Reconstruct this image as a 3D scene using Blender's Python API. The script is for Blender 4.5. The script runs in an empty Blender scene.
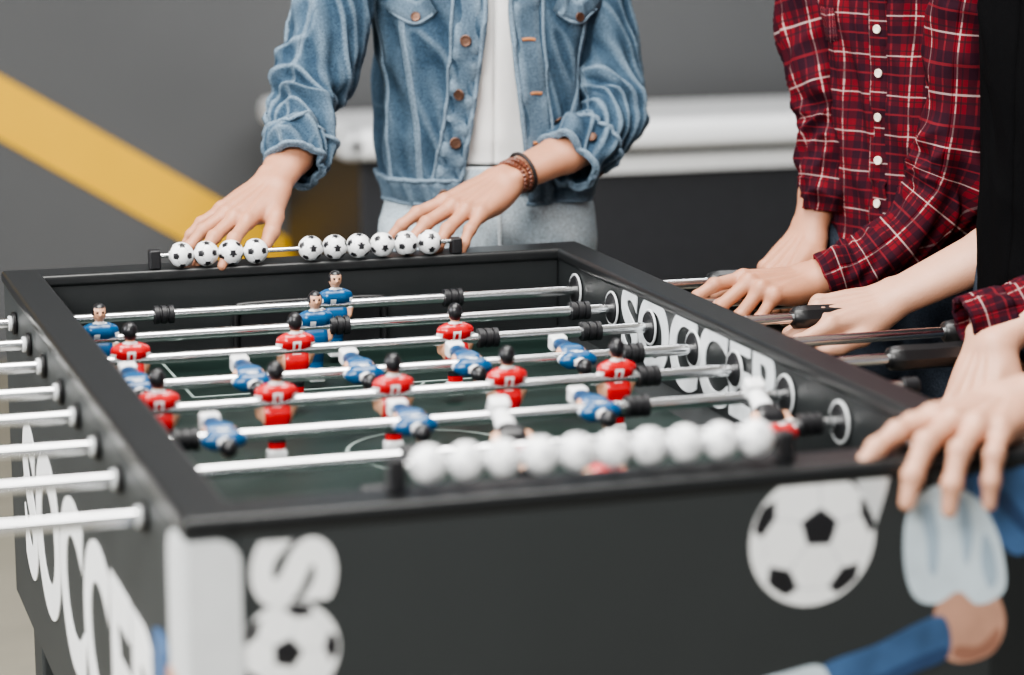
import bpy, bmesh, math, random
import numpy as np
from mathutils import Vector, Matrix, noise, Euler
random.seed(3)
COL=bpy.context.scene.collection
V=Vector
# ------------------------------------------------------------------ materials
def new_mat(name):
    m=bpy.data.materials.new(name); m.use_nodes=True
    nt=m.node_tree; b=nt.nodes['Principled BSDF']
    return m,nt,b
def mat(name,col,rough=.5,metal=0,spec=.5,noise_amt=0,nscale=30,bump=0,bscale=200,sss=0,coat=0):
    m,nt,b=new_mat(name)
    b.inputs['Base Color'].default_value=(*col,1); b.inputs['Roughness'].default_value=rough
    b.inputs['Metallic'].default_value=metal; b.inputs['Specular IOR Level'].default_value=spec
    if coat: b.inputs['Coat Weight'].default_value=coat
    if sss:
        b.inputs['Subsurface Weight'].default_value=sss
        b.inputs['Subsurface Radius'].default_value=(.010,.003,.0015); b.inputs['Subsurface Scale'].default_value=1
    tc=nt.nodes.new('ShaderNodeTexCoord')
    if noise_amt:
        n=nt.nodes.new('ShaderNodeTexNoise'); n.inputs['Scale'].default_value=nscale; n.inputs['Detail'].default_value=5
        nt.links.new(tc.outputs['Object'],n.inputs['Vector'])
        mx=nt.nodes.new('ShaderNodeMix'); mx.data_type='RGBA'
        mx.inputs[6].default_value=(*[c*(1-noise_amt) for c in col],1); mx.inputs[7].default_value=(*[min(1,c*(1+noise_amt)) for c in col],1)
        nt.links.new(n.outputs['Fac'],mx.inputs[0]); nt.links.new(mx.outputs[2],b.inputs['Base Color'])
    if bump:
        n2=nt.nodes.new('ShaderNodeTexNoise'); n2.inputs['Scale'].default_value=bscale; n2.inputs['Detail'].default_value=3
        nt.links.new(tc.outputs['Object'],n2.inputs['Vector'])
        bp=nt.nodes.new('ShaderNodeBump'); bp.inputs['Strength'].default_value=bump; bp.inputs['Distance'].default_value=.002
        nt.links.new(n2.outputs['Fac'],bp.inputs['Height']); nt.links.new(bp.outputs['Normal'],b.inputs['Normal'])
    return m
def skinmat(name,col):
    """skin with creases painted darker and redder, as shade between fingers"""
    m=mat(name,col,.48,noise_amt=.12,nscale=45,bump=.3,bscale=500,sss=.10); nt=m.node_tree; b=nt.nodes['Principled BSDF']
    src=b.inputs['Base Color'].links[0].from_socket
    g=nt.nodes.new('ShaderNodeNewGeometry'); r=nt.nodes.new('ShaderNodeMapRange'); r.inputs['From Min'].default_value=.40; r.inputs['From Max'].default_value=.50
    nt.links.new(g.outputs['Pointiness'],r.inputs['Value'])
    mx=nt.nodes.new('ShaderNodeMix'); mx.data_type='RGBA'; mx.inputs[6].default_value=(col[0]*.50,col[1]*.32,col[2]*.28,1)  # crease colour: shade of the finger gaps put into the skin tone
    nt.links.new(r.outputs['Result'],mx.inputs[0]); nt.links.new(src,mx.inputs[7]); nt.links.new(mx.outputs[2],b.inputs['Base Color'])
    return m
def denim(name,dark,light,wear,weave=450):
    m,nt,b=new_mat(name); L=nt.links; N=nt.nodes
    tc=N.new('ShaderNodeTexCoord')
    n=N.new('ShaderNodeTexNoise'); n.inputs['Scale'].default_value=14; n.inputs['Detail'].default_value=8; n.inputs['Roughness'].default_value=.65
    L.new(tc.outputs['Object'],n.inputs['Vector'])
    r=N.new('ShaderNodeValToRGB'); r.color_ramp.elements[0].position=.33; r.color_ramp.elements[1].position=.68
    r.color_ramp.elements[0].color=(*dark,1); r.color_ramp.elements[1].color=(*light,1)
    L.new(n.outputs['Fac'],r.inputs[0])
    g=N.new('ShaderNodeNewGeometry')
    pr=N.new('ShaderNodeMapRange'); pr.inputs['From Min'].default_value=.495; pr.inputs['From Max'].default_value=.55
    L.new(g.outputs['Pointiness'],pr.inputs['Value'])
    mx=N.new('ShaderNodeMix'); mx.data_type='RGBA'; mx.inputs[7].default_value=(*wear,1)
    ml=N.new('ShaderNodeMath'); ml.operation='MULTIPLY'; ml.inputs[1].default_value=.75
    L.new(pr.outputs['Result'],ml.inputs[0]); L.new(ml.outputs[0],mx.inputs[0]); L.new(r.outputs[0],mx.inputs[6])
    w=N.new('ShaderNodeTexNoise'); w.inputs['Scale'].default_value=weave; w.inputs['Detail'].default_value=2
    L.new(tc.outputs['Object'],w.inputs['Vector'])
    mr=N.new('ShaderNodeMapRange'); mr.inputs['From Min'].default_value=.3; mr.inputs['From Max'].default_value=.7; mr.inputs['To Min'].default_value=.6; mr.inputs['To Max'].default_value=1.35
    L.new(w.outputs['Fac'],mr.inputs['Value'])
    vm=N.new('ShaderNodeVectorMath'); vm.operation='SCALE'
    L.new(mx.outputs[2],vm.inputs[0]); L.new(mr.outputs['Result'],vm.inputs['Scale']); L.new(vm.outputs[0],b.inputs['Base Color'])
    bp=N.new('ShaderNodeBump'); bp.inputs['Strength'].default_value=.35; bp.inputs['Distance'].default_value=.0015
    L.new(w.outputs['Fac'],bp.inputs['Height']); L.new(bp.outputs['Normal'],b.inputs['Normal'])
    b.inputs['Roughness'].default_value=.9; b.inputs['Specular IOR Level'].default_value=.15
    return m
def plaid(name,period=.056):
    m,nt,b=new_mat(name); L=nt.links; N=nt.nodes
    uv=N.new('ShaderNodeUVMap'); sp=N.new('ShaderNodeSeparateXYZ'); L.new(uv.outputs[0],sp.inputs[0])
    def fr(sock):
        a=N.new('ShaderNodeMath'); a.operation='DIVIDE'; a.inputs[1].default_value=period; L.new(sock,a.inputs[0])
        c=N.new('ShaderNodeMath'); c.operation='FRACT'; L.new(a.outputs[0],c.inputs[0]); return c.outputs[0]
    def band(s,c,w):
        a=N.new('ShaderNodeMath'); a.operation='SUBTRACT'; a.inputs[1].default_value=c; L.new(s,a.inputs[0])
        d=N.new('ShaderNodeMath'); d.operation='ABSOLUTE'; L.new(a.outputs[0],d.inputs[0])
        e=N.new('ShaderNodeMath'); e.operation='LESS_THAN'; e.inputs[1].default_value=w; L.new(d.outputs[0],e.inputs[0]); return e.outputs[0]
    def mixc(cur,fac,col,amt):
        x=N.new('ShaderNodeMix'); x.data_type='RGBA'; x.inputs[7].default_value=(*col,1)
        ml=N.new('ShaderNodeMath'); ml.operation='MULTIPLY'; ml.inputs[1].default_value=amt; L.new(fac,ml.inputs[0]); L.new(ml.outputs[0],x.inputs[0])
        if isinstance(cur,tuple): x.inputs[6].default_value=(*cur,1)
        else: L.new(cur,x.inputs[6])
        return x.outputs[2]
    cur=(.115,.007,.012)
    for s in (fr(sp.outputs[0]),fr(sp.outputs[1])):
        cur=mixc(cur,band(s,.27,.22),(.012,.006,.012),.68)
        cur=mixc(cur,band(s,.27,.025),(.17,.015,.02),.6)
        cur=mixc(cur,band(s,.74,.018),(.60,.48,.46),.40)
        cur=mixc(cur,band(s,.62,.020),(.015,.008,.012),.6)
        cur=mixc(cur,band(s,.87,.020),(.015,.008,.012),.6)
    L.new(cur,b.inputs['Base Color']); b.inputs['Roughness'].default_value=.9; b.inputs['Specular IOR Level'].default_value=.1
    return m
M={}
M['black']=mat('black_laminate',(.017,.019,.020),.45,spec=.35,noise_amt=.15,nscale=8)
M['panel']=mat('charcoal_panel',(.036,.040,.041),.55,spec=.3,noise_amt=.12,nscale=5)
M['rim']=mat('black_rim',(.013,.014,.015),.34,spec=.4,noise_amt=.1)
M['rubber']=mat('black_rubber',(.010,.010,.012),.5)
M['grip']=mat('black_grip',(.010,.010,.011),.38,noise_amt=.1)
M['chrome']=mat('chrome',(.90,.91,.92),.17,metal=1)
M['guard']=mat('silver_guard',(.66,.68,.69),.45,metal=.1,noise_amt=.08)
M['white_print']=mat('white_print',(.90,.91,.91),.5,noise_amt=.08,nscale=12)
M['grey_print']=mat('grey_print',(.62,.65,.67),.5,noise_amt=.35,nscale=30)
M['field']=mat('green_field',(.006,.016,.013),.45,spec=.25,noise_amt=.2,nscale=15)
M['line']=mat('field_line',(.26,.32,.30),.5)
M['bead']=mat('white_plastic',(.90,.91,.92),.3,coat=.2)
M['beadb']=mat('black_plastic',(.015,.015,.018),.3)
M['beadg']=mat('pale_grey_plastic',(.62,.63,.65),.3)
M['seaml']=mat('seam_light',(.66,.67,.69),.5)
M['skin']=skinmat('skin',(.47,.225,.138))
M['skin2']=skinmat('skin_light',(.55,.30,.205))
M['nail']=mat('nail',(.62,.37,.30),.25)
M['denim']=denim('blue_denim',(.018,.038,.064),(.052,.088,.128),(.165,.225,.285))
M['denim_seam']=denim('denim_seam',(.012,.025,.045),(.072,.112,.157),(.19,.255,.32))
M['jeans']=denim('light_jeans',(.36,.45,.52),(.54,.62,.67),(.70,.75,.78))
M['jeans_dark']=denim('dark_jeans',(.012,.016,.025),(.03,.04,.055),(.06,.07,.09))
M['tee']=mat('white_tee',(.84,.84,.83),.9,bump=.2)
M['blacktee']=mat('black_tee',(.0045,.0045,.005),1.0,spec=.03,bump=.3,bscale=300)
M['copper']=mat('copper_button',(.12,.065,.045),.4,metal=.7)
M['ivory']=mat('ivory_button',(.72,.66,.55),.35)
M['stitch']=mat('orange_thread',(.36,.15,.06),.8)
M['plaid']=plaid('red_plaid')
M['brown']=mat('brown_bead',(.13,.040,.022),.35,noise_amt=.3,nscale=60)
M['cord']=mat('dark_cord',(.02,.015,.015),.7)
M['hair']=mat('dark_hair',(.02,.012,.008),.6,noise_amt=.4,nscale=80,bump=.6,bscale=120)
M['eye']=mat('eye',(.8,.8,.8),.2); M['iris']=mat('iris',(.03,.015,.01),.2)
M['shoe']=mat('shoe_leather',(.05,.035,.03),.5,noise_amt=.2)
M['yellow']=mat('yellow_paint',(.90,.50,.02),.6,noise_amt=.06,nscale=6)
M['red']=mat('red_plastic',(.50,.007,.012),.25,coat=.4)
M['blue']=mat('blue_plastic',(.004,.070,.185),.3,coat=.2)
M['fig_skin']=mat('figure_skin',(.62,.34,.22),.35)
M['fig_white']=mat('figure_white',(.80,.81,.82),.3)
M['fig_black']=mat('figure_black',(.012,.012,.014),.3)
M['fig_navy']=mat('figure_navy',(.004,.032,.09),.35)
M['d_white']=mat('decal_white',(.60,.70,.77),.5,noise_amt=.32,nscale=22)
M['d_fold']=mat('decal_fold',(.36,.46,.55),.5,noise_amt=.3,nscale=22)
M['d_blue']=mat('decal_blue',(.05,.11,.23),.5,noise_amt=.6,nscale=22)
M['d_navy']=mat('decal_navy',(.025,.055,.13),.5,noise_amt=.4,nscale=22)
M['d_skin']=mat('decal_skin',(.50,.28,.20),.5,noise_amt=.35,nscale=24)
M['d_skin2']=mat('decal_skin_dark',(.30,.14,.095),.5,noise_amt=.3,nscale=24)
M['cab_white']=mat('cabinet_white',(.90,.91,.92),.4,noise_amt=.04)
M['cab_black']=mat('cabinet_black',(.025,.026,.03),.5,noise_amt=.2)
# ------------------------------------------------------------------ basic geometry
def link(ob,parent=None):
    COL.objects.link(ob)
    if parent: ob.parent=parent
    return ob
def empty(name):
    e=bpy.data.objects.new(name,None); e.empty_display_size=.1; COL.objects.link(e); return e
def mesh_obj(name,verts,faces,m,parent=None,smooth=True,uvs=None):
    me=bpy.data.meshes.new(name); me.from_pydata([tuple(v) for v in verts],[],faces); me.update()
    if m is not None:
        for x in (m if isinstance(m,(list,tuple)) else [m]): me.materials.append(x)
    if smooth: me.polygons.foreach_set('use_smooth',[True]*len(me.polygons))
    if uvs is not None:
        l=me.uv_layers.new(name='UVMap')
        vi=np.empty(len(me.loops),dtype=np.int32); me.loops.foreach_get('vertex_index',vi)
        l.data.foreach_set('uv',np.asarray(uvs,dtype=np.float32)[vi].ravel())
    return link(bpy.data.objects.new(name,me),parent)
def box(name,lo,hi,m,parent=None,bevel=.003,seg=3):
    bm=bmesh.new(); bmesh.ops.create_cube(bm,size=1)
    lo=V(lo);hi=V(hi)
    for v in bm.verts: v.co=V([lo[i]+(v.co[i]+.5)*(hi[i]-lo[i]) for i in range(3)])
    if bevel: bmesh.ops.bevel(bm,geom=bm.edges[:],offset=bevel,segments=seg,affect='EDGES',profile=.5)
    me=bpy.data.meshes.new(name); bm.to_mesh(me); bm.free(); me.materials.append(m)
    me.polygons.foreach_set('use_smooth',[bool(bevel)]*len(me.polygons))
    ob=link(bpy.data.objects.new(name,me),parent)
    if bevel:
        md=ob.modifiers.new('wn','WEIGHTED_NORMAL')
    return ob
def lathe(name,prof,p0,axis,m,parent=None,seg=32,closed=False):
    """profile [(s,r)] swept about axis from p0"""
    p0=V(p0);a=V(axis).normalized(); u=a.orthogonal().normalized(); w=a.cross(u)
    vs=[];fs=[]
    for s,r in prof:
        for k in range(seg):
            t=2*math.pi*k/seg; vs.append(p0+a*s+(u*math.cos(t)+w*math.sin(t))*r)
    n=len(prof)
    for i in range(n if closed else n-1):
        i2=(i+1)%n
        for k in range(seg):
            k2=(k+1)%seg; fs.append((i*seg+k,i*seg+k2,i2*seg+k2,i2*seg+k))
    if not closed:
        fs.append(tuple(range(seg))[::-1]); fs.append(tuple((n-1)*seg+k for k in range(seg)))
    ob=mesh_obj(name,vs,fs,m,parent)
    md=ob.modifiers.new('es','EDGE_SPLIT'); md.split_angle=math.radians(40)
    return ob
def cyl(name,p0,p1,r,m,parent=None,seg=32,ch=.001):
    p0=V(p0);p1=V(p1);L=(p1-p0).length; ch=min(ch,r*.4,L*.3)
    return lathe(name,[(0,r-ch),(ch,r),(L-ch,r),(L,r-ch)],p0,p1-p0,m,parent,seg)
def torus(name,c,axis,R,r,m,parent=None,seg=40):
    pr=[(r*math.sin(t),R+r*math.cos(t)) for t in [2*math.pi*i/10 for i in range(10)]]
    return lathe(name,pr,c,axis,m,parent,seg,closed=True)
def text(name,body,size,origin,xd,yd,m,parent,bold=.0,ext=.0008):
    cu=bpy.data.curves.new(name,'FONT'); cu.body=body; cu.size=size; cu.extrude=ext; cu.offset=bold; cu.align_x='CENTER'; cu.align_y='CENTER'
    ob=bpy.data.objects.new(name,cu); COL.objects.link(ob)
    bpy.context.view_layer.update()
    me=bpy.data.meshes.new_from_object(ob.evaluated_get(bpy.context.evaluated_depsgraph_get()))
    bpy.data.objects.remove(ob)
    xd=V(xd);yd=V(yd);zd=xd.cross(yd).normalized()
    me.transform(Matrix.Translation(V(origin))@Matrix((xd,yd,zd)).transposed().to_4x4())
    me.materials.clear(); me.materials.append(m)
    return link(bpy.data.objects.new(name,me),parent)
# ------------------------------------------------------------------ SDF modelling
def cap(P,a,b,ra,rb):
    a=np.array(a,np.float32);b=np.array(b,np.float32);ab=b-a
    t=np.clip(((P-a)@ab)/max(float(ab@ab),1e-9),0,1)
    return np.linalg.norm(P-a-t[:,None]*ab,axis=1)-(ra+(rb-ra)*t)
def ell(P,c,r):
    r=np.array(r,np.float32); q=(P-np.array(c,np.float32))/r
    k=np.linalg.norm(q,axis=1); g=np.linalg.norm(q/r,axis=1)+1e-9
    return k*(k-1)/g
def smin(a,b,k):
    h=np.clip(.5+.5*(b-a)/k,0,1); return b+(a-b)*h-k*h*(1-h)
def rbox(P,c,h,r):
    q=np.abs(P-np.array(c,np.float32))-(np.array(h,np.float32)-r)
    return np.linalg.norm(np.maximum(q,0),axis=1)+np.minimum(q.max(axis=1),0)-r
def surfnet(D,lo,h):
    s=D<0; c=np.zeros(tuple(n-1 for n in D.shape),np.int8)
    offs=[(i,j,k) for i in (0,1) for j in (0,1) for k in (0,1)]
    nx,ny,nz=D.shape
    for o in offs: c+=s[o[0]:nx-1+o[0],o[1]:ny-1+o[1],o[2]:nz-1+o[2]]
    act=(c>0)&(c<8); idx=-np.ones(act.shape,np.int64); I,J,K=np.nonzero(act); n=len(I); idx[act]=np.arange(n)
    acc=np.zeros((n,3));cnt=np.zeros(n)
    for o in offs:
        for ax in range(3):
            if o[ax]: continue
            o2=list(o);o2[ax]=1
            d1=D[I+o[0],J+o[1],K+o[2]];d2=D[I+o2[0],J+o2[1],K+o2[2]]
            mm=(d1<0)!=(d2<0); t=np.where(mm,d1/np.where(mm,d1-d2,1),0)
            p=np.tile(np.array(o,float),(n,1)); p[:,ax]+=t
            acc+=p*mm[:,None];cnt+=mm
    vs=(acc/cnt[:,None]+np.stack([I,J,K],1))*h+lo
    F=[]
    m_=s[:-1,1:-1,1:-1]!=s[1:,1:-1,1:-1]; i,j,k=np.nonzero(m_); j+=1;k+=1
    q=np.stack([idx[i,j-1,k-1],idx[i,j,k-1],idx[i,j,k],idx[i,j-1,k]],1); fl=~s[i,j,k]; q[fl]=q[fl][:,::-1]; F.append(q)
    m_=s[1:-1,:-1,1:-1]!=s[1:-1,1:,1:-1]; i,j,k=np.nonzero(m_); i+=1;k+=1
    q=np.stack([idx[i-1,j,k-1],idx[i-1,j,k],idx[i,j,k],idx[i,j,k-1]],1); fl=~s[i,j,k]; q[fl]=q[fl][:,::-1]; F.append(q)
    m_=s[1:-1,1:-1,:-1]!=s[1:-1,1:-1,1:]; i,j,k=np.nonzero(m_); i+=1;j+=1
    q=np.stack([idx[i-1,j-1,k],idx[i,j-1,k],idx[i,j,k],idx[i-1,j,k]],1); fl=~s[i,j,k]; q[fl]=q[fl][:,::-1]; F.append(q)
    return vs,np.concatenate(F)
def sdf_mesh(fn,lo,hi,h):
    lo=np.array(lo,float);hi=np.array(hi,float); n=[int(math.ceil((hi[i]-lo[i])/h))+1 for i in range(3)]
    ax=[lo[i]+h*np.arange(n[i]) for i in range(3)]
    G=np.stack(np.meshgrid(*ax,indexing='ij'),-1).reshape(-1,3).astype(np.float32)
    D=np.concatenate([fn(G[i:i+400000]) for i in range(0,len(G),400000)]).reshape(n)
    return surfnet(D,lo,h)
def sdf_obj(name,fn,lo,hi,h,m,parent=None,X=None):
    vs,fs=sdf_mesh(fn,lo,hi,h)
    me=bpy.data.meshes.new(name); me.from_pydata(vs.tolist(),[],fs.tolist()); me.update()
    me.materials.append(m); me.polygons.foreach_set('use_smooth',[True]*len(me.polygons))
    if X is not None: me.transform(X)
    return link(bpy.data.objects.new(name,me),parent)
def frame(o,x,z):
    x=V(x).normalized(); z=V(z); z=(z-x*z.dot(x)).normalized(); y=z.cross(x)
    m=Matrix((x,y,z)).transposed().to_4x4(); m.translation=V(o); return m
# ------------------------------------------------------------------ hand + forearm
FING=[((.090,.027,.000),(.044,.027,.021),(.0100,.0090,.0080,.0066)),
      ((.095,.008,.002),(.049,.031,.022),(.0102,.0092,.0082,.0068)),
      ((.090,-.011,.000),(.045,.029,.021),(.0098,.0088,.0078,.0064)),
      ((.080,-.028,-.004),(.035,.022,.019),(.0087,.0078,.0069,.0058))]
def hand(name,wrist,fdir,dorsal,elbow,right,curls,spreads,parent,skin,s=1.0,thumb=None,shoulder=None,fr=1.0,vox=.0021,er=.033):
    X=frame(wrist,fdir,dorsal); Xi=X.inverted(); sd=1 if right else -1
    E=Xi@V(elbow)
    chains=[];nails=[]
    for (b,ls,rs),cu,sp in zip(FING,curls,spreads):
        p=V((b[0],b[1]*sd,b[2]))*s; a=0; pts=[p.copy()]; sr=math.radians(sp)*sd
        for L,c in zip(ls,cu):
            a+=math.radians(c); d=V((math.cos(a)*math.cos(sr),math.cos(a)*math.sin(sr),-math.sin(a)))
            q=p+d*L*s; last=(p,q,d,V((math.sin(a)*math.cos(sr),math.sin(a)*math.sin(sr),math.cos(a)))); pts.append(q); p=q
        chains.append((pts,[r*s for r in rs])); nails.append((last,rs[3]*s))
    if thumb is None: thumb=[(.020,.022,-.010),(.052,.043,-.020),(.080,.055,-.027),(.103,.057,-.034)]
    tp=[V((x,y*sd,z))*s for x,y,z in thumb]
    d=(tp[3]-tp[2]).normalized(); nrm=V((0,sd*.75,.66)); nrm=(nrm-d*nrm.dot(d)).normalized()
    tch=(tp,[.0135*s,.0118*s,.0108*s,.0085*s]); nails.append(((tp[2],tp[3],d,nrm),.0085*s))
    Ed=E.normalized(); lat=V((0,1,0)); lat=(lat-Ed*lat.dot(Ed)).normalized()
    SH=Xi@V(shoulder) if shoulder is not None else None
    def fn(P):
        D=None
        for (b,ls,rs) in FING:
            q=(b[0]*s,b[1]*sd*s,b[2]*s)
            d0=cap(P,(.006*s,b[1]*sd*s*.62,-.003*s),q,.0145*s,.0112*s)
            D=d0 if D is None else smin(D,d0,.011*s)
        D=smin(D,ell(P,(.040*s,.020*s*sd,-.011*s),(.032*s,.017*s,.014*s)),.014*s)
        D=smin(D,ell(P,(.038*s,-.022*s*sd,-.009*s),(.034*s,.013*s,.014*s)),.012*s)
        for o in (-1,1):
            a=lat*(.0092*o*s); b2=E+lat*(.010*o)
            mid=E*.62+lat*(.0105*o)
            d0=smin(cap(P,a,mid,.0172*s*fr,er*.86*fr),cap(P,mid,b2,er*.86*fr,er*fr),.01)
            D=smin(D,d0,.016)
        D=smin(D,ell(P,V((-.012,-.019*sd,.011))*s,(.010*s,.009*s,.008*s)),.01)
        if SH is not None: D=smin(D,cap(P,E,SH,.037*fr,.048*fr),.03)
        for (b,ls,rs) in FING:   # extensor tendons and knuckles
            D=smin(D,cap(P,(.012*s,b[1]*sd*s*.4,.011*s),(b[0]*s,b[1]*sd*s,b[2]*s+.0095*s),.0020*s,.0028*s),.004*s)
            D=smin(D,ell(P,(b[0]*s,b[1]*sd*s,b[2]*s+.004*s),(.0095*s,.0082*s,.0092*s)),.004*s)
        Fg=None
        for pts,rs in chains:
            c=None
            for i in range(3):
                d0=cap(P,pts[i],pts[i+1],rs[i],rs[i+1]); c=d0 if c is None else smin(c,d0,.0035*s)
            for i in (1,2): c=smin(c,ell(P,pts[i],(rs[i]*1.10,)*3),.003*s)
            Fg=c if Fg is None else smin(Fg,c,.0010*s)
        D=smin(D,Fg,.0055*s)
        c=None
        for i in range(3):
            d0=cap(P,tch[0][i],tch[0][i+1],tch[1][i],tch[1][i+1]); c=d0 if c is None else smin(c,d0,.005*s)
        D=smin(D,c,.009*s)
        return D
    allp=[q for c in chains for q in c[0]]+tp+[E,V((0,0,0))]+([SH] if SH is not None else [])
    lo=[min(p[i] for p in allp)-.055 for i in range(3)]; hi=[max(p[i] for p in allp)+.055 for i in range(3)]
    ob=sdf_obj(name,fn,lo,hi,vox,skin,parent,X)
    for k,((p,q,dd,nn),r) in enumerate(nails):
        c=p.lerp(q,.72)+nn*r*.86; side=nn.cross(dd)
        vs=[];fs=[];n=14
        for i in range(7):
            f=i/6
            for j in range(n):
                t=2*math.pi*j/n; rr=f**.8
                x=math.cos(t)*rr; y=math.sin(t)*rr
                vs.append(X@(c+dd*(x*.0072*s)+side*(y*r*.72)+nn*(.0010*s-(y*y)*r*.30-(x**2)*.0008)))
        for i in range(6):
            for j in range(n): fs.append((i*n+j,i*n+(j+1)%n,(i+1)*n+(j+1)%n,(i+1)*n+j))
        mesh_obj(name+'_nail_%d'%k,vs,fs,M['nail'],parent)
    return ob,X
# ------------------------------------------------------------------ cloth surfaces
def catmull(pts,n):
    pts=[V([float(q) for q in p]) for p in pts]; P=[pts[0]*2-pts[1]]+pts+[pts[-1]*2-pts[-2]]; out=[]
    m=len(pts)-1
    for i in range(n+1):
        t=i/n*m; k=min(int(t),m-1); f=t-k; a,b,c,d=P[k],P[k+1],P[k+2],P[k+3]
        out.append(.5*((2*b)+(c-a)*f+(2*a-5*b+4*c-d)*f*f+(3*b-a-3*c+d)*f**3))
    return out
class Tube:
    def __init__(s,pts,radii,amp=.006,seed=0,elbow=.5,N=140):
        s.p=catmull(pts,N); r=catmull([(q,q,q) for q in radii],N); s.r=[q[0] for q in r]; s.N=N; s.amp=amp; s.seed=seed; s.el=elbow
        T=[(s.p[min(i+1,N)]-s.p[max(i-1,0)]).normalized() for i in range(N+1)]; s.T=T
        u=T[0].orthogonal().normalized(); s.U=[u]
        for i in range(N):
            u=s.U[-1]-T[i+1]*s.U[-1].dot(T[i+1]); s.U.append(u.normalized())
        s.W=[T[i].cross(s.U[i]) for i in range(N+1)]
        s.len=sum((s.p[i+1]-s.p[i]).length for i in range(N)); s.rm=sum(s.r)/len(s.r)
    def S(s,t,th,off=0):
        x=min(max(t,0),1)*s.N; i=min(int(x),s.N-1); f=x-i
        p=s.p[i].lerp(s.p[i+1],f); u=s.U[i].lerp(s.U[i+1],f); w=s.W[i].lerp(s.W[i+1],f); r=s.r[i]*(1-f)+s.r[i+1]*f
        sl=t*s.len
        c,sn=math.cos(th),math.sin(th)
        a=noise.noise(V((c*.9+s.seed,sn*.9,sl*16+c*1.2+sn*.8)))
        b=noise.noise(V((c*1.4-s.seed,sn*1.4+5,sl*34+sn*1.5)))
        rd=1-2*abs(noise.noise(V((c*.8+9,sn*.8+s.seed,sl*22+c*2.0))))
        env=.6+.9*math.exp(-((t-s.el)/.16)**2)+.4*math.exp(-((t-.92)/.12)**2)
        d=s.amp*(a*1.1+b*.5+(rd-.4)*.75)*env
        return p+(u*c+w*sn)*(r+d+off)
    def mesh(s,name,m,parent,t0=0,t1=1,nt=150,nth=88,off=0,solid=.003):
        vs=[];uv=[];fs=[]
        for i in range(nt+1):
            t=t0+(t1-t0)*i/nt
            for j in range(nth+1):
                th=2*math.pi*j/nth; vs.append(s.S(t,th,off)); uv.append((th*s.rm,t*s.len))
        w=nth+1
        for i in range(nt):
            for j in range(nth): fs.append((i*w+j,i*w+j+1,(i+1)*w+j+1,(i+1)*w+j))
        ob=mesh_obj(name,vs,fs,m,parent,uvs=uv)
        if solid:
            md=ob.modifiers.new('solid','SOLIDIFY'); md.thickness=solid; md.offset=-1
        return ob
class Torso:
    def __init__(s,c,F,rings,amp=.006,seed=0,gap=None,sq=.9):
        s.c=V((c[0],c[1],0)); s.F=V((F[0],F[1],0)).normalized(); s.R=V((-s.F.y,s.F.x,0)); s.rings=rings; s.amp=amp; s.seed=seed; s.gap=gap; s.sq=sq
        s.z0=rings[0][0]; s.z1=rings[-1][0]
        n=160; s.n=n; s.tab=[]
        for i in range(n+1):
            z=s.z0+(s.z1-s.z0)*i/n; k=0
            while k<len(rings)-2 and z>rings[k+1][0]: k+=1
            a,b=rings[k],rings[k+1]; f=(z-a[0])/(b[0]-a[0]); f=min(max(f,0),1); f2=f*f*(3-2*f); f=.5*f+.5*f2
            s.tab.append([a[q]+(b[q]-a[q])*f for q in range(1,4)])
    def S(s,th,z,off=0):
        x=(z-s.z0)/(s.z1-s.z0)*s.n; x=min(max(x,0),s.n); i=min(int(x),s.n-1); f=x-i
        rx,ry,oy=[s.tab[i][q]*(1-f)+s.tab[i+1][q]*f for q in range(3)]
        sn,c=math.sin(th),math.cos(th)
        lx=math.copysign(abs(sn)**s.sq,sn); ly=math.copysign(abs(c)**s.sq,c)
        a=noise.noise(V((sn*1.6+s.seed,c*1.6,z*7+sn*1.5))); b=noise.noise(V((sn*4,c*4+s.seed,z*9)))
        rd=1-2*abs(noise.noise(V((sn*2.2+4+s.seed,c*2.2,z*12+sn*4))))
        d=s.amp*(a*1.2+b*.7+(rd-.4)*.7)+off
        return s.c+s.R*((rx+d)*lx)+s.F*(oy+(ry+d)*ly)+V((0,0,z))
    def mesh(s,name,m,parent,nt=170,nth=240,off=0,solid=.004,z0=None,z1=None):
        z0=s.z0 if z0 is None else z0; z1=s.z1 if z1 is None else z1
        vs=[];uv=[];fs=[]
        for i in range(nt+1):
            z=z0+(z1-z0)*i/nt
            g0,g1=s.gap(z) if s.gap else (0,0)
            for j in range(nth+1):
                th=g1+(2*math.pi-g0-g1)*j/nth; vs.append(s.S(th,z,off)); uv.append((th*.15,z))
        w=nth+1
        for i in range(nt):
            for j in range(nth): fs.append((i*w+j,i*w+j+1,(i+1)*w+j+1,(i+1)*w+j))
        ob=mesh_obj(name,vs,fs,m,parent,uvs=uv)
        if solid:
            md=ob.modifiers.new('solid','SOLIDIFY'); md.thickness=solid; md.offset=0
        return ob
def ribbon(name,S,path,width,thick,m,parent,n=60):
    """raised strip lying on surface S(a,b,off); path list of (a,b)"""
    pts=catmull([(a,b,0) for a,b in path],n); C=[S(p.x,p.y) for p in pts]
    vs=[];fs=[];uv=[]
    for i in range(n+1):
        t=(C[min(i+1,n)]-C[max(i-1,0)]).normalized()
        a,b=pts[i].x,pts[i].y; e=.004
        nr=(S(a+e,b)-S(a-e,b)).cross(S(a,b+e)-S(a,b-e)).normalized()
        if (S(a,b,.01)-S(a,b)).dot(nr)<0: nr=-nr
        sd=t.cross(nr)
        for k,(x,y) in enumerate(((-.5,-.001),(-.46,1),(-.2,1.15),(.2,1.15),(.46,1),(.5,-.001))):
            vs.append(C[i]+sd*(x*width)+nr*(y*thick)); uv.append((x*width,i*.01))
    for i in range(n):
        for k in range(5): fs.append((i*6+k,i*6+k+1,(i+1)*6+k+1,(i+1)*6+k))
    return mesh_obj(name,vs,fs,m,parent,uvs=uv)
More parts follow.
